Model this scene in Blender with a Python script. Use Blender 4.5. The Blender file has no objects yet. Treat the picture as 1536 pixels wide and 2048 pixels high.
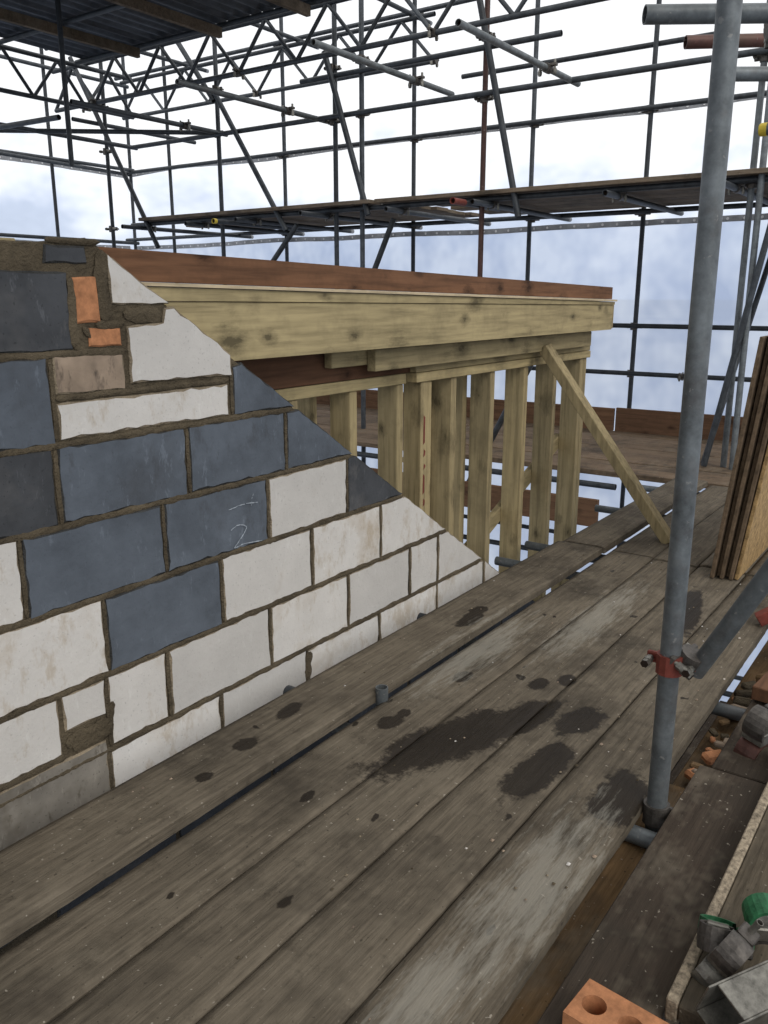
import bpy, math, random
from mathutils import Vector, Matrix, noise as mn
random.seed(7)
C=bpy.context.scene.collection
# ------------------------------------------------------------ materials
def mat(name,spec=.2):
    m=bpy.data.materials.new(name);m.use_nodes=True
    nt=m.node_tree;b=nt.nodes["Principled BSDF"];b.inputs['Specular IOR Level'].default_value=spec
    return m,nt,b
class N:
    def __init__(s,nt): s.nt=nt
    def n(s,t,**k):
        x=s.nt.nodes.new(t)
        for a,v in k.items(): setattr(x,a,v)
        return x
    def l(s,a,b): s.nt.links.new(a,b)
    def coord(s,scale=(1,1,1),kind='Object'):
        tc=s.n('ShaderNodeTexCoord');mp=s.n('ShaderNodeMapping');mp.inputs['Scale'].default_value=scale
        s.l(tc.outputs[kind],mp.inputs[0]);return mp.outputs[0]
    def noise(s,scale,detail=6,rough=.6,vec=None,dist=0):
        x=s.n('ShaderNodeTexNoise');x.inputs['Scale'].default_value=scale;x.inputs['Detail'].default_value=min(detail,4)
        x.inputs['Roughness'].default_value=rough
        if vec is not None:s.l(vec,x.inputs['Vector'])
        return x.outputs['Fac']
    def ramp(s,fac,stops):
        r=s.n('ShaderNodeValToRGB');e=r.color_ramp.elements
        while len(e)<len(stops):e.new(.5)
        for i,(p,c) in enumerate(stops):
            e[i].position=p
            if not isinstance(c,(tuple,list)):c=(c,c,c)
            e[i].color=(*c,1)
        s.l(fac,r.inputs[0]);return r.outputs[0]
    def mix(s,fac,a,b,mode='MIX'):
        x=s.n('ShaderNodeMix',data_type='RGBA',blend_type=mode)
        for v,i in ((fac,0),(a,6),(b,7)):
            if isinstance(v,(int,float)):x.inputs[i].default_value=v
            elif isinstance(v,tuple):x.inputs[i].default_value=(*v,1)
            else:s.l(v,x.inputs[i])
        return x.outputs[2]
    def math(s,op,a,b=0):
        x=s.n('ShaderNodeMath',operation=op)
        for i,v in enumerate((a,b)):
            if isinstance(v,(int,float)):x.inputs[i].default_value=v
            else:s.l(v,x.inputs[i])
        return x.outputs[0]
    def rnd(s): return s.n('ShaderNodeNewGeometry').outputs['Random Per Island']
    def bump(s,h,strength,dist,b):
        x=s.n('ShaderNodeBump');x.inputs['Strength'].default_value=strength;x.inputs['Distance'].default_value=dist
        s.l(h,x.inputs['Height']);s.l(x.outputs[0],b.inputs['Normal'])

def m_block(name,base,stain,stain_amt,var=.15,pit=.5,scuff=1.5,sa=.2):
    m,nt,b=mat(name);g=N(nt);v=g.coord()
    n1=g.noise(5,8,.65,v)
    lo=tuple(x*(1-var) for x in base);hi=tuple(min(.9,x*(1+var)) for x in base)
    col=g.ramp(n1,[(.3,lo),(.7,hi)])
    isl=g.math('MULTIPLY',g.math('SUBTRACT',g.rnd(),.55),.2)
    s1=g.math('ADD',g.noise(3.2,7,.75,v,.6),isl)
    col=g.mix(g.ramp(s1,[(.54,0),(.78,stain_amt)]),col,stain)
    s2=g.math('ADD',g.noise(17,6,.75,g.coord((1,1,.45))),isl)
    col=g.mix(g.ramp(s2,[(.57,0),(.70,stain_amt*.8)]),col,stain)
    col=g.mix(g.ramp(g.noise(9,6,.8,g.coord((3,1,1)),1.5),[(.60,0),(.68,sa)]),col,tuple(min(.9,x*scuff) for x in base))
    r=g.ramp(g.rnd(),[(0,.80),(1,1.05)])
    col=g.mix(1,col,r,'MULTIPLY')
    spn=g.noise(110,1,.5,v)
    sp=g.ramp(spn,[(.67,0),(.72,1)])
    col=g.mix(g.math('MULTIPLY',sp,pit),col,tuple(x*.45 for x in base))
    g.l(col,b.inputs['Base Color']);b.inputs['Roughness'].default_value=.9
    g.bump(g.noise(50,3,.7,v),.6,.003,b)
    return m
def m_mortar(name,c):
    m,nt,b=mat(name);g=N(nt);v=g.coord()
    col=g.ramp(g.noise(9,8,.7,v),[(.3,tuple(x*.6 for x in c)),(.7,tuple(x*1.3 for x in c))])
    g.l(col,b.inputs['Base Color']);b.inputs['Roughness'].default_value=.95
    g.bump(g.noise(60,3,.75,v),1,.012,b);return m
def m_deck(name,base,along=0,worn=True,dark=1.):
    m,nt,b=mat(name,.12);g=N(nt)
    sc=[9,9,9];sc[along]=.55
    gr=g.noise(7,9,.7,g.coord(tuple(sc)),.4)
    sc2=[60,60,60];sc2[along]=1.2
    fine=g.noise(3,3,.7,g.coord(tuple(sc2)))
    base=tuple(x*dark for x in base)
    col=g.ramp(gr,[(.25,tuple(x*.55 for x in base)),(.5,base),(.78,tuple(x*1.4 for x in base))])
    col=g.mix(.35,col,g.ramp(fine,[(.3,.4),(.7,1.0)]),'MULTIPLY')
    rr=g.ramp(g.rnd(),[(0,(.78,.75,.72)),(.5,(1,.96,.9)),(1,(1.12,1.1,1.1))])
    col=g.mix(1,col,rr,'MULTIPLY')
    v=g.coord()
    col=g.mix(g.ramp(g.noise(2.3,8,.76,v,.5),[(.46,0),(.68,.75)]),col,(.042,.035,.027))
    col=g.mix(g.ramp(g.noise(3.1,9,.8,g.coord((1,1.5,1)),.3),[(.50,0),(.75,.5)]),col,(.23,.195,.145))
    fl=g.noise(70,2,.5,v)
    col=g.mix(g.ramp(fl,[(.70,0),(.74,.7)]),col,(.36,.32,.26))
    col=g.mix(g.ramp(fl,[(.26,.6),(.30,0)]),col,(.03,.025,.02))
    if worn:
        col=g.mix(g.ramp(g.noise(13,6,.78,v,.4),[(.56,0),(.70,.5)]),col,(.055,.045,.033))
        at=g.n('ShaderNodeAttribute',attribute_name='wet')
        w=g.math('ADD',at.outputs['Fac'],g.math('MULTIPLY',g.math('SUBTRACT',g.noise(9,7,.8,v),.5),.8))
        wf=g.ramp(w,[(.43,0),(.54,.88)])
        col=g.mix(wf,col,(.014,.010,.007))
        at2=g.n('ShaderNodeAttribute',attribute_name='worn')
        w2=g.math('ADD',at2.outputs['Fac'],g.math('MULTIPLY',g.math('SUBTRACT',g.noise(6,8,.78,g.coord((1,7,1))),.5),1.5))
        col=g.mix(g.ramp(w2,[(.5,0),(.85,.5)]),col,(.34,.32,.27))
        g.l(g.ramp(wf,[(0,.85),(1,.5)]),b.inputs['Roughness'])
    else: b.inputs['Roughness'].default_value=.85
    g.l(col,b.inputs['Base Color'])
    g.bump(gr,.7,.005,b)
    return m
def m_timber(name,base,along=0,knots=True,var=.25):
    m,nt,b=mat(name);g=N(nt)
    sc=[10,10,10];sc[along]=.6
    gr=g.noise(5,7,.6,g.coord(tuple(sc)),.8)
    col=g.ramp(gr,[(.28,tuple(x*.62 for x in base)),(.5,base),(.75,tuple(min(.8,x*1.3) for x in base))])
    r=g.ramp(g.rnd(),[(0,(1-var,)*3),(1,(1.1,1.08,1.02))])
    col=g.mix(1,col,r,'MULTIPLY')
    col=g.mix(g.ramp(g.noise(4,7,.78,g.coord()),[(.48,0),(.72,.5)]),col,tuple(x*.42 for x in base))
    if knots:
        ks=[7,7,7];ks[along]=4.5
        ks2=[22,22,22];ks2[along]=9
        nz=g.math('MULTIPLY',g.math('SUBTRACT',g.noise(1,4,.75,g.coord(tuple(ks2))),.5),.5)
        for scl,rad in ((1.0,.10),(.62,.12)):
            vo=g.n('ShaderNodeTexVoronoi');vo.inputs['Scale'].default_value=scl
            g.l(g.coord(tuple(ks)),vo.inputs['Vector'])
            d=g.math('ADD',vo.outputs['Distance'],nz)
            col=g.mix(g.ramp(d,[(rad*.5,.85),(rad,.5),(rad+.15,0)]),col,tuple(x*.17 for x in base))
    g.l(col,b.inputs['Base Color']);b.inputs['Roughness'].default_value=.8
    return m
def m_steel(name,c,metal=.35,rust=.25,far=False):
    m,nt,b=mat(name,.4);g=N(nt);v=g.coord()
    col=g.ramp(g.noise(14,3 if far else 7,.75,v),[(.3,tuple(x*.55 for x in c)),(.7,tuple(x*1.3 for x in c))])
    col=g.mix(1,col,g.ramp(g.rnd(),[(0,.6),(1,1.15)]),'MULTIPLY')
    if not far:
        col=g.mix(g.ramp(g.noise(5,8,.78,v),[(.52,0),(.70,rust)]),col,(.10,.06,.04))
        col=g.mix(g.ramp(g.noise(45,3,.6,v),[(.66,0),(.70,.5)]),col,(.30,.29,.27))
    g.l(col,b.inputs['Base Color']);b.inputs['Metallic'].default_value=metal;b.inputs['Roughness'].default_value=.5
    return m
def m_plain(name,c,rough=.7,metal=0,var=.3,sc=20,bd=.002):
    m,nt,b=mat(name,.3);g=N(nt)
    col=g.ramp(g.noise(sc,7,.75,g.coord()),[(.3,tuple(x*(1-var) for x in c)),(.7,tuple(min(.9,x*(1+var)) for x in c))])
    g.l(col,b.inputs['Base Color']);b.inputs['Roughness'].default_value=rough;b.inputs['Metallic'].default_value=metal
    g.bump(g.noise(90,3,.7,g.coord()),.5,bd,b);return m
def m_sheet(name,col,lo,alpha,sc=1.1):
    m=bpy.data.materials.new(name);m.use_nodes=True;nt=m.node_tree;nt.nodes.clear();g=N(nt)
    o=g.n('ShaderNodeOutputMaterial');t=g.n('ShaderNodeBsdfTranslucent');tr=g.n('ShaderNodeBsdfTransparent')
    if lo:
        g.l(g.ramp(g.noise(sc,3,.68,g.coord((1,1,.9))),[(.38,lo),(.62,col)]),t.inputs[0])
    else: t.inputs[0].default_value=(*col,1)
    bmx=g.n('ShaderNodeMixShader');bmx.inputs[0].default_value=alpha
    g.l(tr.outputs[0],bmx.inputs[1]);g.l(t.outputs[0],bmx.inputs[2])
    g.l(bmx.outputs[0],o.inputs[0]);return m

M={}
M['white']=m_block('aerated_block_white',(.64,.61,.565),(.36,.26,.14),.5,.07,.35)
M['blue']=m_block('dense_block_bluegrey',(.108,.124,.146),(.06,.062,.066),.6,.25,.25,2.0,.4)
M['dark']=m_block('dense_block_dark',(.062,.065,.070),(.15,.145,.14),.55,.3,.5,2.4,.5)
M['tan']=m_block('stained_block',(.34,.26,.19),(.05,.04,.035),.95,.35,.3)
M['grey']=m_block('block_splashed',(.20,.18,.15),(.07,.055,.035),.95,.35,.6,1.8,.5)
M['brick']=m_plain('orange_clay',(.42,.185,.085),.9,0,.35,25)
M['mortar']=m_mortar('mortar_wet',(.100,.079,.051))
M['edgew']=m_mortar('block_edge_light',(.26,.21,.145))
M['edged']=m_mortar('block_edge_dark',(.05,.05,.048))
M['deck']=m_deck('scaffold_board_wood',(.135,.114,.084))
M['deckY']=m_deck('scaffold_board_wood_cross',(.21,.155,.108),1,False)
M['deckdark']=m_deck('scaffold_board_dirty',(.060,.047,.036),0,False)
M['deckbrown']=m_deck('scaffold_board_brown',(.24,.155,.08),0,False)
M['undery']=m_deck('board_underside',(.17,.135,.10),1,False)
M['tx']=m_timber('treated_timber_x',(.40,.325,.18),0)
M['tz']=m_timber('treated_timber_z',(.38,.305,.17),2)
M['ty']=m_timber('treated_timber_y',(.34,.27,.15),1,False)
M['brown']=m_timber('brown_timber_x',(.155,.078,.043),0,True)
M['browny']=m_timber('brown_timber_y',(.18,.10,.058),1,True)
M['ply']=m_timber('plywood_edge',(.50,.41,.28),0,False,.1)
M['osb']=m_plain('osb_face',(.34,.22,.095),.8,0,.55,30)
M['osbedge']=m_plain('osb_edge',(.13,.09,.055),.9,0,.5,30)
M['gritty']=m_plain('board_cut_edge',(.30,.245,.175),.95,0,.65,60,.012)
M['steel']=m_steel('galvanised_tube',(.15,.165,.17))
M['steelfar']=m_steel('tube_backlit_dark',(.058,.065,.072),.3,.45,True)  # backlit darkness of the far tubes put into the steel colour
M['rust']=m_steel('rusty_tube',(.10,.045,.035),.2,.7)
M['red']=m_plain('red_paint',(.20,.05,.035),.6,.2)
M['green']=m_plain('green_paint',(.03,.14,.06),.5,.2,.6)
M['yellow']=m_plain('yellow_cap',(.60,.45,.05),.5)
M['iron']=m_plain('coupler_iron',(.10,.09,.08),.55,.6,.5,30)
M['irong']=m_plain('coupler_zinc',(.20,.19,.165),.45,.7,.5,30)
M['tin']=m_plain('roof_sheet_metal',(.07,.08,.095),.5,.4,.4,4)
M['hole']=m_plain('void_dark',(.02,.012,.008),1)
M['chalk']=m_plain('chalk',(.36,.40,.44),1,0,.5,60)
M['sheetU']=m_sheet('scaffold_sheeting_clear',(.92,.92,.95),None,.25)
M['sheetL']=m_sheet('scaffold_sheeting_blue',(.80,.86,.97),(.50,.58,.76),.72,1.3)
M['strip']=m_plain('reinforced_strip',(.33,.34,.36),.6,0,.3,6)
M['eyelet']=m_plain('eyelet',(.8,.8,.82),.4)
M['stone']=m_plain('house_wall_brick',(.10,.075,.06),.9,0,.4,8)

# ------------------------------------------------------------ mesh builder
class MB:
    def __init__(s): s.v=[];s.f=[];s.m=[];s.sm=[];s.mats=[]
    def mi(s,k):
        if k not in s.mats:s.mats.append(k)
        return s.mats.index(k)
    def add(s,vs,fs,k,smooth=False):
        o=len(s.v);s.v+= [tuple(x) for x in vs];i=s.mi(k)
        for f in fs:
            s.f.append(tuple(o+j for j in f));s.m.append(i);s.sm.append(smooth)
    def box(s,x0,x1,y0,y1,z0,z1,k,bev=.003,mtx=None):
        X=(x0,x1);Y=(y0,y1);Z=(z0,z1)
        b=min(bev,(x1-x0)/3,(y1-y0)/3,(z1-z0)/3)
        vs=[];idx={}
        for ix in (0,1):
            for iy in (0,1):
                for iz in (0,1):
                    sx=b if ix==0 else -b;sy=b if iy==0 else -b;sz=b if iz==0 else -b
                    idx[(ix,iy,iz,0)]=len(vs);vs.append((X[ix],Y[iy]+sy,Z[iz]+sz))
                    idx[(ix,iy,iz,1)]=len(vs);vs.append((X[ix]+sx,Y[iy],Z[iz]+sz))
                    idx[(ix,iy,iz,2)]=len(vs);vs.append((X[ix]+sx,Y[iy]+sy,Z[iz]))
        fs=[]
        q=[(0,0),(1,0),(1,1),(0,1)]
        for i in (0,1):
            f=[idx[(i,a,c,0)] for a,c in q];fs.append(f if i else f[::-1])
            f=[idx[(a,i,c,1)] for a,c in q];fs.append(f[::-1] if i else f)
            f=[idx[(a,c,i,2)] for a,c in q];fs.append(f if i else f[::-1])
        for a in (0,1):
            for c in (0,1):
                fs.append([idx[(0,a,c,1)],idx[(1,a,c,1)],idx[(1,a,c,2)],idx[(0,a,c,2)]])
                fs.append([idx[(a,0,c,0)],idx[(a,1,c,0)],idx[(a,1,c,2)],idx[(a,0,c,2)]])
                fs.append([idx[(a,c,0,0)],idx[(a,c,1,0)],idx[(a,c,1,1)],idx[(a,c,0,1)]])
                for e in (0,1): fs.append([idx[(a,c,e,0)],idx[(a,c,e,1)],idx[(a,c,e,2)]])
        if mtx is not None: vs=[mtx@Vector(p) for p in vs]
        s.add(vs,fs,k)
    def beam(s,p0,p1,w,h,k,up=(0,0,1),bev=.003):
        p0=Vector(p0);p1=Vector(p1);d=p1-p0;L=d.length;d.normalize();u=Vector(up)
        y=u.cross(d).normalized();z=d.cross(y)
        mt=Matrix(((d.x,y.x,z.x,p0.x),(d.y,y.y,z.y,p0.y),(d.z,y.z,z.z,p0.z),(0,0,0,1)))
        s.box(0,L,-w/2,w/2,-h/2,h/2,k,bev,mt)
    def tube(s,p0,p1,r,k,seg=14,hollow=True):
        p0=Vector(p0);p1=Vector(p1);d=(p1-p0).normalized()
        a=Vector((0,0,1)) if abs(d.z)<.9 else Vector((1,0,0))
        x=d.cross(a).normalized();y=d.cross(x)
        vs=[];ri=r*.84
        for p,rr in ((p0,r),(p1,r)):
            for i in range(seg):
                t=2*math.pi*i/seg;vs.append(p+x*rr*math.cos(t)+y*rr*math.sin(t))
        fs=[(i,(i+1)%seg,seg+(i+1)%seg,seg+i) for i in range(seg)]
        s.add(vs,fs,k,True)
        for p,q in ((p0,d),(p1,-d)):
            vs=[]
            for rr,off in ((r,0),(ri,0),(ri,.03)):
                for i in range(seg):
                    t=2*math.pi*i/seg;vs.append(p+q*off+x*rr*math.cos(t)+y*rr*math.sin(t))
            fs=[]
            for g in (0,1):
                fs+=[(g*seg+i,g*seg+(i+1)%seg,(g+1)*seg+(i+1)%seg,(g+1)*seg+i) for i in range(seg)]
            s.add(vs,fs,k);s.add(vs[2*seg:],[tuple(range(seg))],'hole')
    def poly(s,pts,y0,y1,k,kedge=None,jit=.002,inset=.005,step=.03):
        P=[]
        n=len(pts)
        for i in range(n):
            a=Vector(pts[i]);b=Vector(pts[(i+1)%n]);m=max(1,int((b-a).length/step))
            for j in range(m):
                q=a.lerp(b,j/m);P.append(q+Vector((random.uniform(-jit,jit),random.uniform(-jit,jit))) if j else q+Vector((random.uniform(-jit,jit),)*2))
        c=sum((Vector(q) for q in P),Vector((0,0)))/len(P);n=len(P)
        inn=[]
        for i in range(n):
            a=P[i-1];b=P[(i+1)%n];t=(b-a).normalized();nn=Vector((-t.y,t.x))
            if nn.dot(c-P[i])<0:nn=-nn
            inn.append(P[i]+nn*inset*random.uniform(.4,1.6))
        vs=[(q.x,y0,q.y) for q in inn]+[(q.x,y0+inset*.8,q.y) for q in P]+[(q.x,y1,q.y) for q in P]
        o=len(s.v);s.v+=vs;i0=s.mi(k);i1=s.mi(kedge or k)
        s.f.append(tuple(o+i for i in range(n)));s.m.append(i0);s.sm.append(False)
        for i in range(n):
            s.f.append((o+i,o+(i+1)%n,o+n+(i+1)%n,o+n+i));s.m.append(i1);s.sm.append(False)
            s.f.append((o+n+i,o+n+(i+1)%n,o+2*n+(i+1)%n,o+2*n+i));s.m.append(i1);s.sm.append(False)
    def coupler(s,p,ax,k='iron',r=.0245,sz=1.):
        p=Vector(p);a=Vector(ax).normalized()
        b=Vector((0,0,1)) if abs(a.z)<.9 else Vector((1,0,0))
        x=a.cross(b).normalized();y=a.cross(x)
        h=.026*sz;R=r+.008*sz
        seg=12;vs=[]
        for o in (-h,h):
            for i in range(seg):
                t=2*math.pi*i/seg;vs.append(p+a*o+x*R*math.cos(t)+y*R*math.sin(t))
        s.add(vs,[(i,(i+1)%seg,seg+(i+1)%seg,seg+i) for i in range(seg)]+[tuple(range(seg)),tuple(range(seg,2*seg))],k)
        for sg in (-1,1):
            s.beam(p+x*R*.7*sg-y*.02,p+x*(R+.03*sz)*sg-y*.02,.03*sz,.014*sz,k,up=tuple(y))
            s.tube(p+x*(R+.018*sz)*sg-y*.04*sz,p+x*(R+.018*sz)*sg+y*.035*sz,.007*sz,'irong',8)
            s.tube(p+x*(R+.018*sz)*sg+y*.012*sz,p+x*(R+.018*sz)*sg+y*.026*sz,.013*sz,'irong',6)
    def obj(s,name,parent=None):
        me=bpy.data.meshes.new(name);me.from_pydata(s.v,[],s.f);me.update()
        for k in s.mats:me.materials.append(M[k])
        me.polygons.foreach_set('material_index',s.m);me.polygons.foreach_set('use_smooth',s.sm)
        o=bpy.data.objects.new(name,me);C.objects.link(o)
        if parent:o.parent=parent
        return o
def empty(name):
    e=bpy.data.objects.new(name,None);C.objects.link(e);return e

# ------------------------------------------------------------ block gable wall
YW=1.92
def rk(x): return 1.45-.653*(x-1.45)
def clip(pts):
    out=[];n=len(pts)
    f=lambda q: rk(q[0])-q[1]
    for i in range(n):
        a=pts[i];b=pts[(i+1)%n];fa=f(a);fb=f(b)
        if fa>=0:out.append(a)
        if fa*fb<0:
            t=fa/(fa-fb);out.append((a[0]+(b[0]-a[0])*t,a[1]+(b[1]-a[1])*t))
    return out
wall=empty('block_wall')
wb=MB()
J=.0066
def blk(x0,x1,z0,z1,k,clipit=True):
    a=lambda:random.uniform(-.0025,.0025)
    pts=[(x0+J+a(),z0+J+a()),(x1-J+a(),z0+J+a()),(x1-J+a(),z1-J+a()),(x0+J+a(),z1-J+a())]
    if clipit:pts=clip(pts)
    if len(pts)<3:return
    wb.poly(pts,YW-random.uniform(0,.004),YW+.07,k,'edgew' if k in('white','tan','grey') else 'edged')
zs=[-.62,-.395,-.17,.055,.285,.52,.745,.96,1.19,1.42]
W,B,D,T,G='white','blue','dark','tan','grey'
blk(.85,1.345,1.195,1.40,D,False)
blk(1.27,1.405,1.408,1.462,D,False)
wb.poly([(1.352,1.265),(1.425,1.265),(1.423,1.385),(1.350,1.38)],YW-.003,YW+.07,'brick')
wb.poly([(1.385,1.205),(1.487,1.203),(1.486,1.25),(1.387,1.252)],YW-.003,YW+.07,'brick')
wb.poly(clip([(1.462,1.312),(1.70,1.312),(1.70,1.5),(1.458,1.5)]),YW-.003,YW+.07,W,'edgew')
wb.poly(clip([(1.51,1.10),(1.895,1.095),(1.895,1.32),(1.64,1.30),(1.635,1.262),(1.51,1.255)]),YW-.004,YW+.07,W,'edgew')
blk(1.27,1.50,1.082,1.195,T)
blk(1.27,1.885,.966,1.076,W)
wb.poly(clip([(1.90,.97),(2.30,.965),(2.30,1.3),(1.93,1.125),(1.90,1.12)]),YW-.002,YW+.07,B,'edged')
blk(.80,1.265,.96,1.19,B)
blk(.35,.80,.96,1.19,D);blk(.4,.85,1.19,1.40,B)
blk(.8,1.255,.745,.96,D);blk(1.255,1.70,.745,.96,B);blk(1.70,2.14,.745,.96,B);blk(2.14,2.7,.745,.96,B)
blk(.68,1.13,.52,.745,W);blk(1.13,1.59,.52,.745,B);blk(1.59,2.04,.52,.745,B);blk(2.04,2.48,.52,.745,W);blk(2.48,3,.52,.745,D)
blk(.9,1.36,.285,.52,W);blk(1.36,1.81,.285,.52,B);blk(1.81,2.265,.285,.52,W);blk(2.265,2.70,.285,.52,W);blk(2.70,3.4,.285,.52,W)
blk(.75,1.195,.10,.285,W);blk(1.195,1.345,.165,.285,W);blk(1.345,1.57,.055,.285,W);blk(1.57,2.03,.055,.285,W);blk(2.03,2.48,.055,.285,W);blk(2.48,2.92,.055,.285,W);blk(2.92,3.15,.055,.285,W);blk(3.15,3.9,.055,.285,W)
blk(.9,1.335,-.12,.095,G)
blk(1.335,1.78,-.17,.055,W);blk(1.78,2.225,-.17,.055,W);blk(2.225,2.69,-.17,.055,W);blk(2.69,3.15,-.17,.055,W);blk(3.15,3.6,-.17,.055,W);blk(3.6,4.1,-.17,.055,W)
blk(.68,1.335,-.36,-.13,D)
for zi in (0,1):
    for i in range(8):
        xx=1.335+.45*i-(.22 if zi else 0)
        blk(xx,xx+.45,zs[zi]+.0,zs[zi+1],D)  # lowest rows all dark: shade inside the board gap put into block colour
for zi in range(9):
    x1=(.35 if zi==7 else .4 if zi==8 else .8 if zi==6 else .68 if zi==5 else .9 if zi==4 else .75 if zi==3 else .9 if zi==2 else .68 if zi==1 else 1.1)
    xx=x1
    while xx>-2.2:
        blk(xx-.45,xx,zs[zi],zs[zi+1],random.choice([W,W,B,D,B]) if zi>1 else D);xx-=.45
wb.obj('blocks',wall)
mb=MB()
mb.poly([(-2.3,-.63),(4.6,-.63),(3.74,-.055),(1.45,1.44),(1.44,1.458),(1.40,1.475),(1.27,1.465),(.9,1.44),(.3,1.41),(-2.3,1.41)],YW+.0035,YW+.10,'mortar',None,.004,.003)
def smear(x0,z0,x1,z1,w,proud=.004):
    n=max(3,int(math.hypot(x1-x0,z1-z0)/.012));d=Vector((x1-x0,z1-z0)).normalized();nn=Vector((-d.y,d.x))
    up=[];lo=[]
    for i in range(n+1):
        q=Vector((x0,z0)).lerp(Vector((x1,z1)),i/n)
        w1=w*(.5+.8*abs(mn.noise(Vector((q.x*14,q.y*14,z0*9))))+.5*abs(mn.noise(Vector((q.x*45,q.y*45,3)))))+.001
        w2=w*(.5+.8*abs(mn.noise(Vector((q.x*14,q.y*14,z0*9+7))))+.5*abs(mn.noise(Vector((q.x*45,q.y*45,8)))))+.001
        if i in(0,n):w1*=.3;w2*=.3
        up.append(q+nn*w1);lo.append(q-nn*w2)
    ctr=[Vector((x0,z0)).lerp(Vector((x1,z1)),i/n) for i in range(n+1)]
    vs=[(q.x,YW-.001,q.y) for q in up]+[(q.x,YW-.002-proud*(.5+abs(mn.noise(Vector((q.x*30,q.y*30,1))))),q.y) for q in ctr]+[(q.x,YW-.001,q.y) for q in lo]
    m=n+1
    fs=[(i,i+1,m+i+1,m+i) for i in range(n)]+[(m+i,m+i+1,2*m+i+1,2*m+i) for i in range(n)]
    mb.add(vs,fs,'mortar',True)
for z,xe in ((.055,3.55),(.285,3.22),(.52,2.86),(.745,2.5),(.96,2.17),(1.19,1.50)):
    smear(.4,z,xe,z,.010)
smear(1.27,1.079,1.88,1.079,.0085)
for x,z0,z1 in ((1.255,.75,.95),(1.70,.75,.95),(2.14,.75,.95),(1.13,.53,.74),(1.59,.53,.74),(2.04,.53,.74),(2.48,.53,.74),(1.36,.3,.51),(1.81,.3,.51),(2.265,.3,.51),(2.7,.3,.51),(1.345,.06,.28),(1.57,.06,.28),(2.03,.06,.28),(2.48,.06,.28),(2.92,.06,.28),(3.15,.06,.28),(1.78,-.16,.05),(2.225,-.16,.05),(2.69,-.16,.05),(1.335,-.16,.05),(1.265,.97,1.18),(1.893,.97,1.12)):
    smear(x,z0,x,z1,.007)
smear(1.50,1.285,1.63,1.285,.024,.006);smear(1.44,1.27,1.44,1.45,.024,.007);smear(1.345,1.20,1.345,1.38,.013,.006);smear(1.39,1.228,1.37,1.258,.01);smear(1.41,1.258,1.50,1.262,.014,.006)
smear(2.22,-.1,2.235,.04,.022,.008);smear(1.20,.135,1.345,.14,.022,.004);smear(1.22,.112,1.345,.11,.018,.005);smear(1.34,.10,1.36,.2,.014,.006);smear(.9,.10,1.2,.10,.012)
smear(1.28,1.468,1.44,1.468,.008,.01)
mb.obj('mortar',wall)
ch=MB()
def chalk(pts,w=.0035):
    Q=[]
    for a,b in zip(pts,pts[1:]):
        for j in range(5):
            Q.append(Vector(a).lerp(Vector(b),j/5)+Vector((random.uniform(-.001,.001),random.uniform(-.001,.001))))
    Q.append(Vector(pts[-1]))
    for a,b in zip(Q,Q[1:]):
        if random.random()<.12:continue
        d=(b-a).normalized();n=Vector((-d.y,d.x))*w*random.uniform(.4,1)
        vs=[(q.x,YW-.0055,q.y) for q in (a-n,b-n,b+n,a+n)]
        ch.add(vs,[(0,1,2,3)],'chalk')
chalk([(1.850,.668),(1.90,.674),(1.94,.674),(1.985,.668)],.0017);chalk([(1.966,.700),(1.958,.685),(1.955,.662)],.0013)
chalk([(1.857,.600),(1.885,.610),(1.915,.606),(1.93,.594),(1.915,.575),(1.89,.555),(1.868,.536),(1.92,.541),(2.0,.532)],.0020)
ch.obj('chalk_mark',wall)
lw=MB()
lw.box(-2.3,6.2,YW+.005,YW+.12,-6,-.64,'stone')
lw.obj('lower_wall',wall)

# ------------------------------------------------------------ timber dormer
dor=empty('timber_dormer')
d=MB()
def fpoly(x1,z0l,z0r,z1l,z1r,y0,y1,k):
    xl=lambda z:1.45+(1.45-z)/.653+.012
    pts=[(xl(z0l),z0l),(x1,z0r),(x1,z1r),(xl(z1l),z1l)]
    fr=[(a,y0,b) for a,b in pts];bk=[(a,y1,b) for a,b in pts]
    d.add(fr+bk,[(0,1,2,3),(7,6,5,4)]+[(i,4+i,4+(i+1)%4,(i+1)%4) for i in range(4)],k)
fpoly(5.27,1.134,1.134,1.318,1.283,1.955,2.0,'tx')
fpoly(5.285,1.321,1.286,1.359,1.303,1.948,2.0,'tx')
fpoly(5.30,1.362,1.306,1.372,1.317,1.938,2.6,'ply')
fpoly(5.29,1.375,1.320,1.462,1.392,1.97,2.015,'brown')
d.box(1.75,5.26,2.001,2.05,1.14,1.28,'ty')
d.box(5.271,5.31,1.96,4.6,1.14,1.30,'ty')
d.box(2.83,5.15,2.035,2.08,1.035,1.125,'tx')
d.box(2.60,5.18,2.081,2.12,1.06,1.13,'tx')
d.box(1.99,3.3,2.125,2.17,1.0,1.133,'brown')
d.box(3.22,5.28,2.085,2.20,.955,.998,'tx')
d.box(3.22,5.28,2.09,2.20,1.0,1.03,'tx')
d.box(1.99,3.2,2.13,2.25,.95,.997,'tx')
def stud(xr,w=.05,y=2.1,dp=.12,z0=-.75,z1=.953):
    d.box(xr-w,xr,y,y+dp,z0,z1,'tz')
d.box(3.27,3.32,2.095,2.195,-.75,.953,'tz');d.box(3.322,3.37,2.10,2.20,-.75,.953,'tz')
for xr in (3.6,4.0,4.4,4.8,5.2): stud(xr)
stud(5.255,.05)
stud(3.52,.045,2.23,.1);stud(3.97,.045,2.25,.1)
for xr in (2.46,2.84,3.19): stud(xr,.05,2.14,.11,-.75,.948)
stud(2.72,.045,2.26,.1)
d.box(2.0,5.3,2.09,2.22,-.80,-.752,'tx')
for x in (2.0,5.2): d.box(x,x+.09,4.5,4.6,-.75,.95,'tz')
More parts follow.
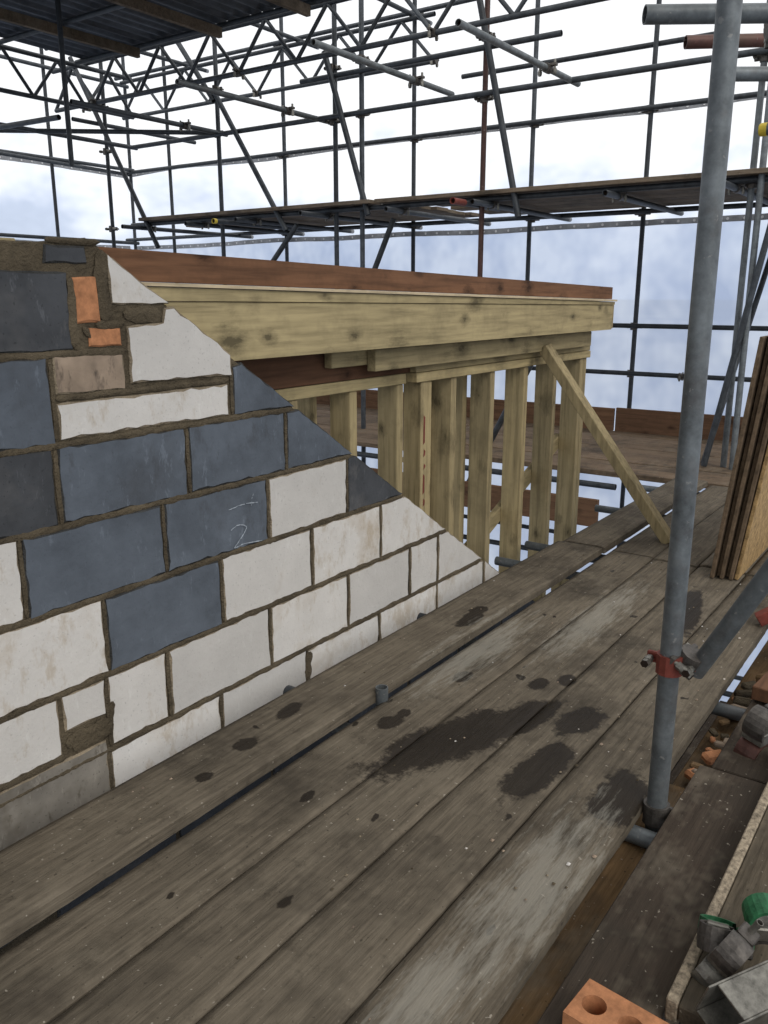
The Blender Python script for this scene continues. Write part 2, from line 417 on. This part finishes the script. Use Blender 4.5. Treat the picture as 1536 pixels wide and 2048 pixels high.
d.box(2.0,5.28,4.49,4.6,.955,1.0,'tx')
for i in range(9):
    x=2.1+i*.4; d.box(x,x+.045,2.13,4.6,1.135,1.28,'ty')
d.box(1.9,5.27,2.605,4.7,1.30,1.318,'ply')
d.box(2.0,5.3,2.3,2.36,-.95,-.75,'brown')
d.beam((3.9,2.24,-.1),(5.2,2.24,.42),.04,.08,'tx')
for (za,zb,xo) in ((.66,.80,0),(.60,.64,.004),(.42,.52,.0),(.54,.57,.006),(.36,.40,.004)):
    x=3.296+xo
    d.add([(x-.006,2.0935,za),(x+.008,2.0935,za+.01),(x+.01,2.0935,zb-.012),(x-.003,2.0935,zb)],[(0,1,2,3)],'red')
d.obj('frame',dor)
pl=MB();pl.box(-1.5,1.22,1.94,2.03,1.41,1.468,'tx');pl.obj('wall_plate',dor)
br=MB();br.beam((4.47,2.04,1.06),(4.62,1.30,.005),.055,.09,'tz',up=(1,0,0));br.obj('timber_prop')

# ------------------------------------------------------------ platform
plat=empty('scaffold_platform')
wets=[((2.05,1.18),(.95,-.32),.33,.095),((2.3,1.06),(1,-.2),.20,.06),((2.04,.89),(1,-.05),.18,.06),((2.05,.65),(1,.1),.15,.07),((2.38,.91),(1,-.3),.12,.06),
((2.02,1.40),(1,-.1),.045,.035),((2.10,1.40),(1,0),.03,.02),((2.55,1.13),(1,0),.05,.03),((2.65,1.06),(1,0),.05,.03),
((1.42,1.62),(1,0),.03,.02),((1.62,1.65),(1,0),.05,.03),((1.85,1.68),(1,.2),.06,.03),((1.55,1.35),(1,.2),.03,.015),
((2.9,1.6),(1,0),.09,.04),((1.2,1.12),(1,0),.025,.015),((2.45,1.38),(1,0),.05,.03),((3.6,.9),(1,.2),.3,.05),((3.0,1.62),(1,0),.06,.03)]
for i in range(34):
    wets.append(((random.uniform(1,4.2),random.uniform(.6,1.78)),(1,random.uniform(-.4,.4)),random.uniform(.008,.024),random.uniform(.005,.012)))
worns=[((1.58,.68),(1,0),.42,.11),((1.15,.72),(1,0),.25,.08),((2.7,1.45),(1,0),.5,.12),((3.3,1.2),(1,0),.6,.1)]
def ell(lst,x,y):
    m=0
    for (c,dr,a,b) in lst:
        if abs(x-c[0])>2.2*a or abs(y-c[1])>2.2*a:continue
        L=math.hypot(*dr);ux,uy=dr[0]/L,dr[1]/L
        dx,dy=x-c[0],y-c[1];u=(dx*ux+dy*uy)/a;w=(-dx*uy+dy*ux)/b
        m=max(m,1-math.sqrt(u*u+w*w)*.5)
    return max(0,m)
def board(name,x0,x1,y0,y1,zt,th=.038,k='deck',tilt=0):
    nx=int((x1-x0)/.018);ny=12
    vs=[];wet=[];wo=[]
    for i in range(nx+1):
        x=x0+(x1-x0)*i/nx
        e=.002*mn.noise(Vector((x*6,y0*9,1)));e2=.002*mn.noise(Vector((x*6,y1*9,4)))
        e+=.0015*mn.noise(Vector((x*30,y0*9,1)))
        sag=.003*mn.noise(Vector((x*1.2,y0*5,2)))
        for j in range(ny+1):
            t=j/ny;y=(y0+e)+(y1-y0+e2-e)*t
            z=zt+sag+tilt*(t-.5)
            if j in(0,ny): z-=.005
            elif j in(1,ny-1): z-=.0008
            vs.append((x,y,z));wet.append(ell(wets,x,y));wo.append(ell(worns,x,y))
    m=ny+1
    fs=[(i*m+j,(i+1)*m+j,(i+1)*m+j+1,i*m+j+1) for i in range(nx) for j in range(ny)]
    b0=len(vs)
    for i in range(nx+1):
        for j in (0,ny):
            q=vs[i*m+j];vs.append((q[0],q[1],zt-th));wet.append(0);wo.append(0)
    for i in range(nx):
        fs.append((i*m,b0+2*i,b0+2*i+2,(i+1)*m));fs.append((i*m+ny,(i+1)*m+ny,b0+2*i+3,b0+2*i+1));fs.append((b0+2*i,b0+2*i+1,b0+2*i+3,b0+2*i+2))
    fs.append(tuple(range(ny+1))+(b0+1,b0));fs.append(tuple(nx*m+j for j in range(ny,-1,-1))+(b0+2*nx,b0+2*nx+1))
    me=bpy.data.meshes.new(name);me.from_pydata(vs,[],fs);me.materials.append(M[k])
    a=me.attributes.new('wet','FLOAT','POINT');a.data.foreach_set('value',wet)
    a=me.attributes.new('worn','FLOAT','POINT');a.data.foreach_set('value',wo)
    for p in me.polygons[:nx*ny]:p.use_smooth=True
    o=bpy.data.objects.new(name,me);C.objects.link(o);o.parent=plat;return o
ys=[.586,.814,1.044,1.275,1.508]
for i in range(4):
    y0=ys[i]+.003;y1=ys[i+1]-.003
    xb=4.26+(0,.015,-.01,.02)[i]
    board('board',-.9,xb,y0,y1,random.uniform(-.002,.002),tilt=random.uniform(-.003,.003))
    board('board_end',xb+.008,6.28,y0,y1,random.uniform(-.004,.004)+.004)
board('board_inner',-.9,4.2,1.530,1.785,.03)
board('board_inner_far',4.21,6.26,1.520,1.755,.034)
rb=MB()
rb.box(-.5,2.35,.44,.64,-.135,-.097,'deckbrown')
rb.box(-.5,2.35,.325,.515,-.042,-.004,'deckdark')
rb.box(2.36,4.2,.325,.485,-.042,-.006,'deckdark')
rb.box(1.38,3.1,.095,.297,.004,.042,'deck')
rb.box(1.38,3.1,.2975,.320,-.002,.047,'gritty')
rb.box(-.5,1.37,.10,.32,-.042,-.004,'deckdark')
rb.box(-.5,4.1,-.14,.09,-.04,-.001,'deckdark')
rb.box(-.5,4.1,-.38,-.15,-.04,-.003,'deckdark')
rb.obj('outer_boards',plat)
lb=MB()
for i in range(10):
    lb.box(-1.5,6.9,-.42+.229*i,-.42+.229*i+.222,-1.99,-1.95,'deckdark')  # deck added below so the gaps between platform boards look dark
lb.obj('gap_backing_boards',plat)
cd=MB()
x=6.30
for i in range(9):
    cd.box(x,x+.222,-.5,4.2+.03*i,-.036+random.uniform(-.004,.004),.004+random.uniform(-.003,.006),'deckY')
    cd.box(x,x+.222,4.25+.03*i,9.8,-.036,.004+random.uniform(-.003,.006),'deckY');x+=.229
cd.box(8.37,8.405,-.5,3.0,.0,.24,'browny');cd.box(8.37,8.405,3.02,6.5,.0,.23,'browny');cd.box(8.37,8.405,6.52,10,.0,.24,'browny')
cd.box(6.15,6.19,2.3,9,-.42,-.2,'browny')
cd.obj('cross_deck',plat)
ut=MB();R=.0242
for x in (.3,2.0,2.87,3.95,4.32,5.4,6.2):
    ut.tube((x,-.5,-.068),(x,1.865 if x<3 else 2.03,-.068),R,'steel')
ut.tube((2.02,1.7,-.016),(2.02,1.84,-.016),R,'steelfar');ut.tube((2.88,1.7,-.016),(2.88,1.84,-.016),R,'steelfar')
ut.tube((6.25,2.2,-.1),(6.25,9.5,-.1),R,'steelfar')
for y,z in ((.557,-.19),(1.70,-.118),(-.3,-.118)):
    ut.tube((-1,y,z),(6.9,y,z),R,'steel')
ut.tube((2.14,1.517,-1.5),(2.14,1.517,.045),.022,'steel')
for x in (2.09,4.3,6.25):
    for y in (-.35,): ut.tube((x,y,-6),(x,y,3.4),R,'steel')
ut.obj('under_tubes',plat)

# ------------------------------------------------------------ foreground standard with brace
st=MB()
st.tube((2.075,.552,-6),(2.075,.556,3.6),.0265,'steel',24)
st.coupler((2.075,.555,.41),(0,0,1),'red',.0265,1.0)
st.tube((2.115,.50,.385),(2.0,-.02,1.42),.0242,'steel',20)
st.coupler((2.10,.515,.42),(-.1,-.45,.9),'iron')
st.coupler((2.075,.555,-.03),(0,0,1),'iron',.0265,1.1)
st.obj('scaffold_standard')

ov=MB()
ov.tube((2.44,.87,2.06),(3.05,.0,2.07),R,'steel',16)
ov.tube((3.55,1.10,2.27),(4.1,.3,2.29),R,'rust',16)
ov.tube((3.35,.87,2.09),(4.0,-.1,2.09),R,'steel',16)
ov.tube((4.6,.95,2.13),(5.2,.1,2.13),R,'rust',16)
ov.tube((3.9,.85,1.99),(3.9,-.3,1.99),R,'steel',16);ov.tube((3.9,.875,1.99),(3.9,.85,1.99),.026,'yellow',16)
ov.coupler((2.75,.60,2.06),(.5,-.7,0))
ov.obj('overhead_tubes')

# ------------------------------------------------------------ far scaffold
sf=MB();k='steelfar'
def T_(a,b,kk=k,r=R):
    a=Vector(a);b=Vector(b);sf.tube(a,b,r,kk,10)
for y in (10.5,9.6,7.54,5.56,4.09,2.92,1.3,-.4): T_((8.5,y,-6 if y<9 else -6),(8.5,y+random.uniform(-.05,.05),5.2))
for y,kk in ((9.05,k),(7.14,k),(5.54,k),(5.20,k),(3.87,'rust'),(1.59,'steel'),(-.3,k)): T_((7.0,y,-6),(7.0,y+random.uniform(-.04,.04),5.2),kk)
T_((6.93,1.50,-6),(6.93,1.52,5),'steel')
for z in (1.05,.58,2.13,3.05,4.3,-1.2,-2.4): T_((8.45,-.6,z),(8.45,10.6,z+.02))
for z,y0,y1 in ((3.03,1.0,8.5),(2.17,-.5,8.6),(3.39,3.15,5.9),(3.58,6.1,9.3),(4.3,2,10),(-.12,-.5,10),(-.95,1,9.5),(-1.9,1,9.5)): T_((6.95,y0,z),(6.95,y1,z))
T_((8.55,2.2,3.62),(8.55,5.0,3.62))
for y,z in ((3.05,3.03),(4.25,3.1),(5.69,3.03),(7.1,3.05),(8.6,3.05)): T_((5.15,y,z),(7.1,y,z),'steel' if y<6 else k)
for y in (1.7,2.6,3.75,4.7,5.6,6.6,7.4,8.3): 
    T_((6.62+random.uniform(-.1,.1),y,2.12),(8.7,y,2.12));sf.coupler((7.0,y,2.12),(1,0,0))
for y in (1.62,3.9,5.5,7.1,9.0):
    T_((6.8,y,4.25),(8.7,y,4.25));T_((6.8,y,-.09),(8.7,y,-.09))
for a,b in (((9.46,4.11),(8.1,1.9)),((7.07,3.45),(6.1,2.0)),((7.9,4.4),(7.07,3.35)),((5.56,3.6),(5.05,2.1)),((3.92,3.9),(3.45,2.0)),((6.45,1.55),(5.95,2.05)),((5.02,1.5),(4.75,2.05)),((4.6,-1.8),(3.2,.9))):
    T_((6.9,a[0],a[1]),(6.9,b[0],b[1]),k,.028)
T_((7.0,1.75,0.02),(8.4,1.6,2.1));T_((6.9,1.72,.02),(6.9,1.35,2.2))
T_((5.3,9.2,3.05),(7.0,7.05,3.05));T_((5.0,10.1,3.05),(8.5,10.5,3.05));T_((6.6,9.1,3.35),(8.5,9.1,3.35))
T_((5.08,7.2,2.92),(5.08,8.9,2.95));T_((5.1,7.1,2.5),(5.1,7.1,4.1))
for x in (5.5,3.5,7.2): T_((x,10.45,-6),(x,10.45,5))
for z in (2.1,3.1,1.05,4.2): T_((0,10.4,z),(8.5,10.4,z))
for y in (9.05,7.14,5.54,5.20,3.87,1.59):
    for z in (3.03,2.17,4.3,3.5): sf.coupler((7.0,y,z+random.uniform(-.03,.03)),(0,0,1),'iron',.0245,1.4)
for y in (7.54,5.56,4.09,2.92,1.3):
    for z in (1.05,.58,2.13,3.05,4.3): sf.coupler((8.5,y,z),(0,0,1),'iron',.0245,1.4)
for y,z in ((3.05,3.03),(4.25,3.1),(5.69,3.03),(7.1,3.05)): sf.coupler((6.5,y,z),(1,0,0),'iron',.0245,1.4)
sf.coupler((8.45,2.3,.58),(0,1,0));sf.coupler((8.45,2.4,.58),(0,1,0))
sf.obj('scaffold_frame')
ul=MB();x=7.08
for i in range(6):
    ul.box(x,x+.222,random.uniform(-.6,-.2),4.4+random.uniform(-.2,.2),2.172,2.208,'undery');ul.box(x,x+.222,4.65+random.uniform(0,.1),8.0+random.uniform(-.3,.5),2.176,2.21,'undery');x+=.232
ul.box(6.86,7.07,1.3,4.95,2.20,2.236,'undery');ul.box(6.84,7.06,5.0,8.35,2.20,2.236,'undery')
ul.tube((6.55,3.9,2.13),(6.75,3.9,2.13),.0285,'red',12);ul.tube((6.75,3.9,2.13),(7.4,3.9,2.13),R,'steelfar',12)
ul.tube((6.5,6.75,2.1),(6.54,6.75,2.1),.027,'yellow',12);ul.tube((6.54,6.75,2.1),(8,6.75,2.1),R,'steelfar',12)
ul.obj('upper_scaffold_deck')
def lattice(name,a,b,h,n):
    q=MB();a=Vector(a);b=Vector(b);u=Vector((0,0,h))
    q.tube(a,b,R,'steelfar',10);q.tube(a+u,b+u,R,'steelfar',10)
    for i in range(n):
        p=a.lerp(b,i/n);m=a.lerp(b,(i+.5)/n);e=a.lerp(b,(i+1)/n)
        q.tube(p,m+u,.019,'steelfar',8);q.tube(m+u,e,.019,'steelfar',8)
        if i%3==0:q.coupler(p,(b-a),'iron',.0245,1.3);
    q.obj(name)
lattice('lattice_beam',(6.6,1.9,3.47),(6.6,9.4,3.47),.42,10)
lattice('lattice_beam',(2.6,8.75,3.42),(7.2,8.75,3.42),.42,7)
lattice('lattice_beam',(8.3,5.2,3.75),(8.3,10.3,3.75),.45,6)
rf=MB()
def corr(x0,x1,ya,yb):
    vs=[];ny=int((yb-ya)/.0156)
    for j in range(ny+1):
        y=ya+(yb-ya)*j/ny;z=3.90+.016*math.sin(y*2*math.pi/.076*.5)
        vs.extend([(x0,y,z+.03),(x1,y,z)])
    rf.add(vs,[(2*j,2*j+1,2*j+3,2*j+2) for j in range(ny)],'tin')
corr(2.0,6.5,4.9,8.65)
corr(-4.5,1.9,-.2,8.65)  # unseen roof bay above the camera, added to darken the foreground
for x in (2.8,3.7,4.6,5.5,6.42): rf.tube((x,4.8,3.855),(x,8.7,3.855),R,'steelfar',10)
for y in (5.3,6.4,7.6): rf.box(2,6.4,y,y+.05,3.74,3.83,'undery')
for x in (-4,-2,0,1.8): rf.tube((x,-.3,3.855),(x,8.7,3.855),R,'steelfar',10)
rf.obj('temporary_roof')

# ------------------------------------------------------------ sheeting
sh=empty('scaffold_sheeting')
def sheet(name,o,dirv,L,z0,z1,k,nrm):
    nx=int(L/.12);nz=int((z1-z0)/.15);vs=[]
    for i in range(nx+1):
        for j in range(nz+1):
            t=L*i/nx;z=z0+(z1-z0)*j/nz
            w=.035*mn.noise(Vector((t*.7,z*.5,o[0])))+.012*mn.noise(Vector((t*3,z*1.2,5)))
            vs.append((o[0]+dirv[0]*t+nrm[0]*w,o[1]+dirv[1]*t+nrm[1]*w,z))
    m=nz+1
    q=MB();q.add(vs,[(i*m+j,(i+1)*m+j,(i+1)*m+j+1,i*m+j+1) for i in range(nx) for j in range(nz)],k,True)
    q.obj(name,sh)
sheet('end_sheet_upper',(8.66,-3),(0,1),13.75,2.04,6.0,'sheetU',(1,0))
sheet('end_sheet_lower',(8.66,-3),(0,1),13.75,-6,2.03,'sheetL',(1,0))
sheet('side_sheet_upper',(-2,10.8),(1,0),10.7,2.04,6.0,'sheetU',(0,1))
sheet('side_sheet_lower',(-2,10.8),(1,0),10.7,-6,2.03,'sheetL',(0,1))
sp=MB()
def strip(p,dirv,L,z,n):
    m=int(L/.15);vs=[]
    for i in range(m+1):
        t=L*i/m;dz=.035*mn.noise(Vector((t*.6,z,3)))+.006*mn.noise(Vector((t*5,z,3)))
        for h in (-.028,.028): vs.append((p[0]+dirv[0]*t,p[1]+dirv[1]*t,z+dz+h))
        c=(p[0]+dirv[0]*t+n[0]*.006,p[1]+dirv[1]*t+n[1]*.006,z+dz)
        ev=[(c[0]+dirv[0]*.014*math.cos(a*math.pi/4),c[1]+dirv[1]*.014*math.cos(a*math.pi/4),c[2]+.014*math.sin(a*math.pi/4)) for a in range(8)]
        sp.add(ev,[tuple(range(8))],'eyelet')
    sp.add(vs,[(2*i,2*i+1,2*i+3,2*i+2) for i in range(m)],'strip')
for z in (3.07,2.04): strip((8.59,-3),(0,1),13.6,z,(-1,0))
for z in (3.07,2.04): strip((-2,10.72),(1,0),10.6,z,(0,-1))
sp.obj('eyelet_strips',sh)

# ------------------------------------------------------------ osb sheets, bricks, couplers
ob=MB()
for i in range(6):
    y=.945-i*.021
    mt=Matrix.Translation((4.1+(.0,.05,.015,.06,.02,.04)[i],y,.006))@Matrix.Rotation(math.radians(5.5+.3*i),4,'X')
    ob.box(0,1.2,-.018,0,0,1.16+.02*(i%3),'osbedge' if i<5 else 'osb',.002,mt)
ob.obj('osb_sheets')
def brick(name,mtx,k='brick'):
    L,Wd,Hh=.215,.1025,.065;q=MB();r=.023
    cells=[-L/2,-L/2+.072,L/2-.072,L/2]
    seg=24
    for z,flip in ((Hh,0),(0,1)):
        for c in range(3):
            x0,x1=cells[c],cells[c+1];cx=(x0+x1)/2
            hx=(x1-x0)/2;hy=Wd/2;outer=[];inner=[]
            for i in range(seg):
                a=2*math.pi*i/seg+math.pi/4;ca,sa=math.cos(a),math.sin(a)
                if i<seg/4: t=i/(seg/4);px,py=hx*(1-2*t),hy
                elif i<seg/2: t=(i-seg/4)/(seg/4);px,py=-hx,hy*(1-2*t)
                elif i<3*seg/4: t=(i-seg/2)/(seg/4);px,py=-hx*(1-2*t),-hy
                else: t=(i-3*seg/4)/(seg/4);px,py=hx,-hy*(1-2*t)
                outer.append((cx+px,py,z));inner.append((cx+r*ca,r*sa,z))
            vs=[mtx@Vector(p) for p in outer+inner]
            q.add(vs,[(i,(i+1)%seg,seg+(i+1)%seg,seg+i) for i in range(seg)],k)
            if not flip:
                vs=[mtx@Vector(p) for p in inner]+[mtx@Vector((p[0],p[1],0)) for p in inner]
                q.add(vs,[(i,(i+1)%seg,seg+(i+1)%seg,seg+i) for i in range(seg)],k,True)
    s4=[(-L/2,-Wd/2),(L/2,-Wd/2),(L/2,Wd/2),(-L/2,Wd/2)]
    vs=[mtx@Vector((a,b,0)) for a,b in s4]+[mtx@Vector((a,b,Hh)) for a,b in s4]
    q.add(vs,[(i,(i+1)%4,4+(i+1)%4,4+i) for i in range(4)],k)
    return q.obj(name)
brick('brick',Matrix.Translation((1.262,.348,-.002))@Matrix.Rotation(math.radians(-96),4,'Z'))
bk=MB()
for i in range(26):
    x=random.uniform(2.4,3.3);y=random.uniform(.50,.57);s=random.uniform(.012,.04)
    z=-.10+random.uniform(0,.03)
    mt=Matrix.Translation((x,y,z))@Matrix.Rotation(random.uniform(0,6),4,'Z')@Matrix.Rotation(random.uniform(-.7,.7),4,'X')
    bk.box(-s,s,-s*.6,s*.6,-s*.4,s*.4,random.choice(['brick','mortar','deckbrown','tan','mortar']),s*.25,mt)
bk.box(2.36,3.9,.487,.60,-.16,-.122,'deckbrown')
bk.obj('brick_rubble')
for i in range(7):
    brick('brick',Matrix.Translation((7.7+.11*(i%2),1.25+.23*(i//4),.012+.067*((i//2)%2)))@Matrix.Rotation(math.radians(90+random.uniform(-8,8)),4,'Z'))
def ringc(name,c,ax,k1,k2,s=1.):
    q=MB();c=Vector(c);a=Vector(ax).normalized();b=Vector((0,0,1)) if abs(a.z)<.9 else Vector((1,0,0))
    x=a.cross(b).normalized();y=a.cross(x)
    for sg,kk,ang0 in ((1,k1,.15),(-1,k2,.6)):
        seg=16;vs=[];cc=c+y*sg*.034*s
        for i in range(seg+1):
            t=ang0+(2*math.pi-1.1)*i/seg
            for rr,o in ((.026,-.022),(.032,-.022),(.034,0),(.032,.022),(.026,.022)):
                vs.append(cc+a*o*s+(x*math.cos(t)+y*math.sin(t)*sg)*rr*s)
        q.add(vs,[(i*5+j,i*5+(j+1)%5,(i+1)*5+(j+1)%5,(i+1)*5+j) for i in range(seg) for j in range(5)],kk,False)
        e=cc+(x*math.cos(ang0)+y*math.sin(ang0)*sg)*.036*s
        q.beam(e-x*.004,e+x*.03*s,.034*s,.012*s,kk,up=tuple(y))
        q.tube(e+x*.018*s-y*.035*s,e+x*.018*s+y*.045*s,.0065*s,'irong',10)
        q.tube(e+x*.018*s+y*.012*s,e+x*.018*s+y*.028*s,.0125*s,'irong',6)
    q.beam(c-y*.012*s-x*.02*s,c-y*.012*s+x*.02*s,.045*s,.03*s,'irong',up=tuple(y))
    return q.obj(name)
ringc('scaffold_coupler',(1.555,.275,.085),(.5,.1,.9),'green','iron',1.1)
ringc('scaffold_coupler',(1.62,.205,.085),(.9,.5,.15),'iron','green',1.15)
ringc('scaffold_coupler',(1.49,.25,.08),(.2,1,.5),'irong','iron',1.1)
ringc('scaffold_coupler',(2.52,.40,.04),(.3,1,.2),'rust','iron',1.5)
hs=MB()
mt=Matrix.Translation((1.355,.235,.046))@Matrix.Rotation(math.radians(-30),4,'Z')@Matrix.Rotation(math.radians(18),4,'X')
w=.075;t=.004
hs.box(0,.18,-w/2,-w/2+t,0,w,'irong',.001,mt);hs.box(0,.18,w/2-t,w/2,0,w,'irong',.001,mt)
hs.box(0,.18,-w/2+t+.0005,w/2-t-.0005,0,t,'irong',.001,mt);hs.box(0.02,.18,-w/2+t+.0005,w/2-t-.0005,w-t,w,'irong',.001,mt)
hs.obj('steel_box_section')
rg=MB()
rg.beam((2.85,.44,.03),(3.5,.36,.05),.09,.05,'brown');rg.beam((2.95,.30,.06),(3.7,.36,.05),.10,.04,'deckdark')
rg.beam((3.6,.62,.02),(3.64,.52,.09),.05,.05,'red')
rg.obj('timber_offcuts')
db=MB()
for i in range(170):
    x=random.uniform(1,5.5);y=random.uniform(.6,1.75);s=random.uniform(.0018,.0045)
    if random.random()<.3:y=random.uniform(.6,.85);s*=1.3
    z=.001 if y<1.5 else .031
    if 1.49<y<1.54:continue
    db.add([(x-s,y-s*.7,z),(x+s,y-s,z),(x+s*.8,y+s,z),(x-s,y+s*.6,z),(x+random.uniform(-s,s)*.4,y,z+s*.9)],[(0,1,4),(1,2,4),(2,3,4),(3,0,4)],random.choice(['white','tan','edgew','mortar']))
db.obj('rubble_crumbs')

# ------------------------------------------------------------ ground
m,nt,b=mat('ground_hazy');g=N(nt)
col=g.ramp(g.noise(.02,4,.65,g.coord()),[(.35,(.20,.23,.27)),(.55,(.28,.31,.36)),(.7,(.36,.38,.42))])  # blue-grey distance haze put into the ground colour
g.l(col,b.inputs['Base Color']);b.inputs['Roughness'].default_value=1
M['ground']=m
gr=MB();gr.add([(-3000,-3000,-6),(3000,-3000,-6),(3000,3000,-6),(-3000,3000,-6)],[(0,1,2,3)],'ground');gr.obj('ground')

# ------------------------------------------------------------ sky + sun
w=bpy.data.worlds.new("World");bpy.context.scene.world=w;w.use_nodes=True;nt=w.node_tree;nt.nodes.clear();g=N(nt)
el=math.radians(40);az=math.radians(205)
sky=g.n('ShaderNodeTexSky');sky.sky_type='NISHITA';sky.sun_disc=False;sky.sun_elevation=el;sky.sun_rotation=az
b1=g.n('ShaderNodeBackground');g.l(sky.outputs[0],b1.inputs[0]);b1.inputs[1].default_value=.1
tc=g.n('ShaderNodeTexCoord');sx=g.n('ShaderNodeSeparateXYZ');g.l(tc.outputs['Generated'],sx.inputs[0])
nz=g.noise(6,4,.66,g.coord((1,1,1.6),'Generated'))
e=g.math('ADD',sx.outputs[2],g.math('MULTIPLY',g.math('SUBTRACT',nz,.5),.36))
cc=g.ramp(e,[(.0,(.36,.43,.58)),(.06,(.48,.56,.73)),(.105,(.74,.80,.93)),(.15,(1,1,1)),])
b2=g.n('ShaderNodeBackground');g.l(cc,b2.inputs[0]);b2.inputs[1].default_value=1.35
mx=g.n('ShaderNodeMixShader');mx.inputs[0].default_value=.9
g.l(b1.outputs[0],mx.inputs[1]);g.l(b2.outputs[0],mx.inputs[2])
o=g.n('ShaderNodeOutputWorld');g.l(mx.outputs[0],o.inputs[0])
sd=bpy.data.lights.new('sun','SUN');sd.energy=.8;sd.angle=math.radians(25);sd.color=(1,.96,.9)
so=bpy.data.objects.new('sun',sd);C.objects.link(so)
dirn=Vector((math.sin(az)*math.cos(el),math.cos(az)*math.cos(el),math.sin(el)))
so.rotation_euler=dirn.to_track_quat('Z','Y').to_euler()

# ------------------------------------------------------------ camera
cam=bpy.data.cameras.new('camera');cam.sensor_fit='VERTICAL';cam.sensor_height=36;cam.lens=1680/2048*36;cam.clip_end=6000;cam.clip_start=.05
co=bpy.data.objects.new('camera',cam);C.objects.link(co);co.location=(0,0,1.33)
co.rotation_euler=(math.pi/2-math.atan(429/1680),0,math.radians(35.17-90))
sc=bpy.context.scene;sc.camera=co
sc.view_settings.view_transform='Standard';sc.view_settings.look='None';sc.view_settings.exposure=0
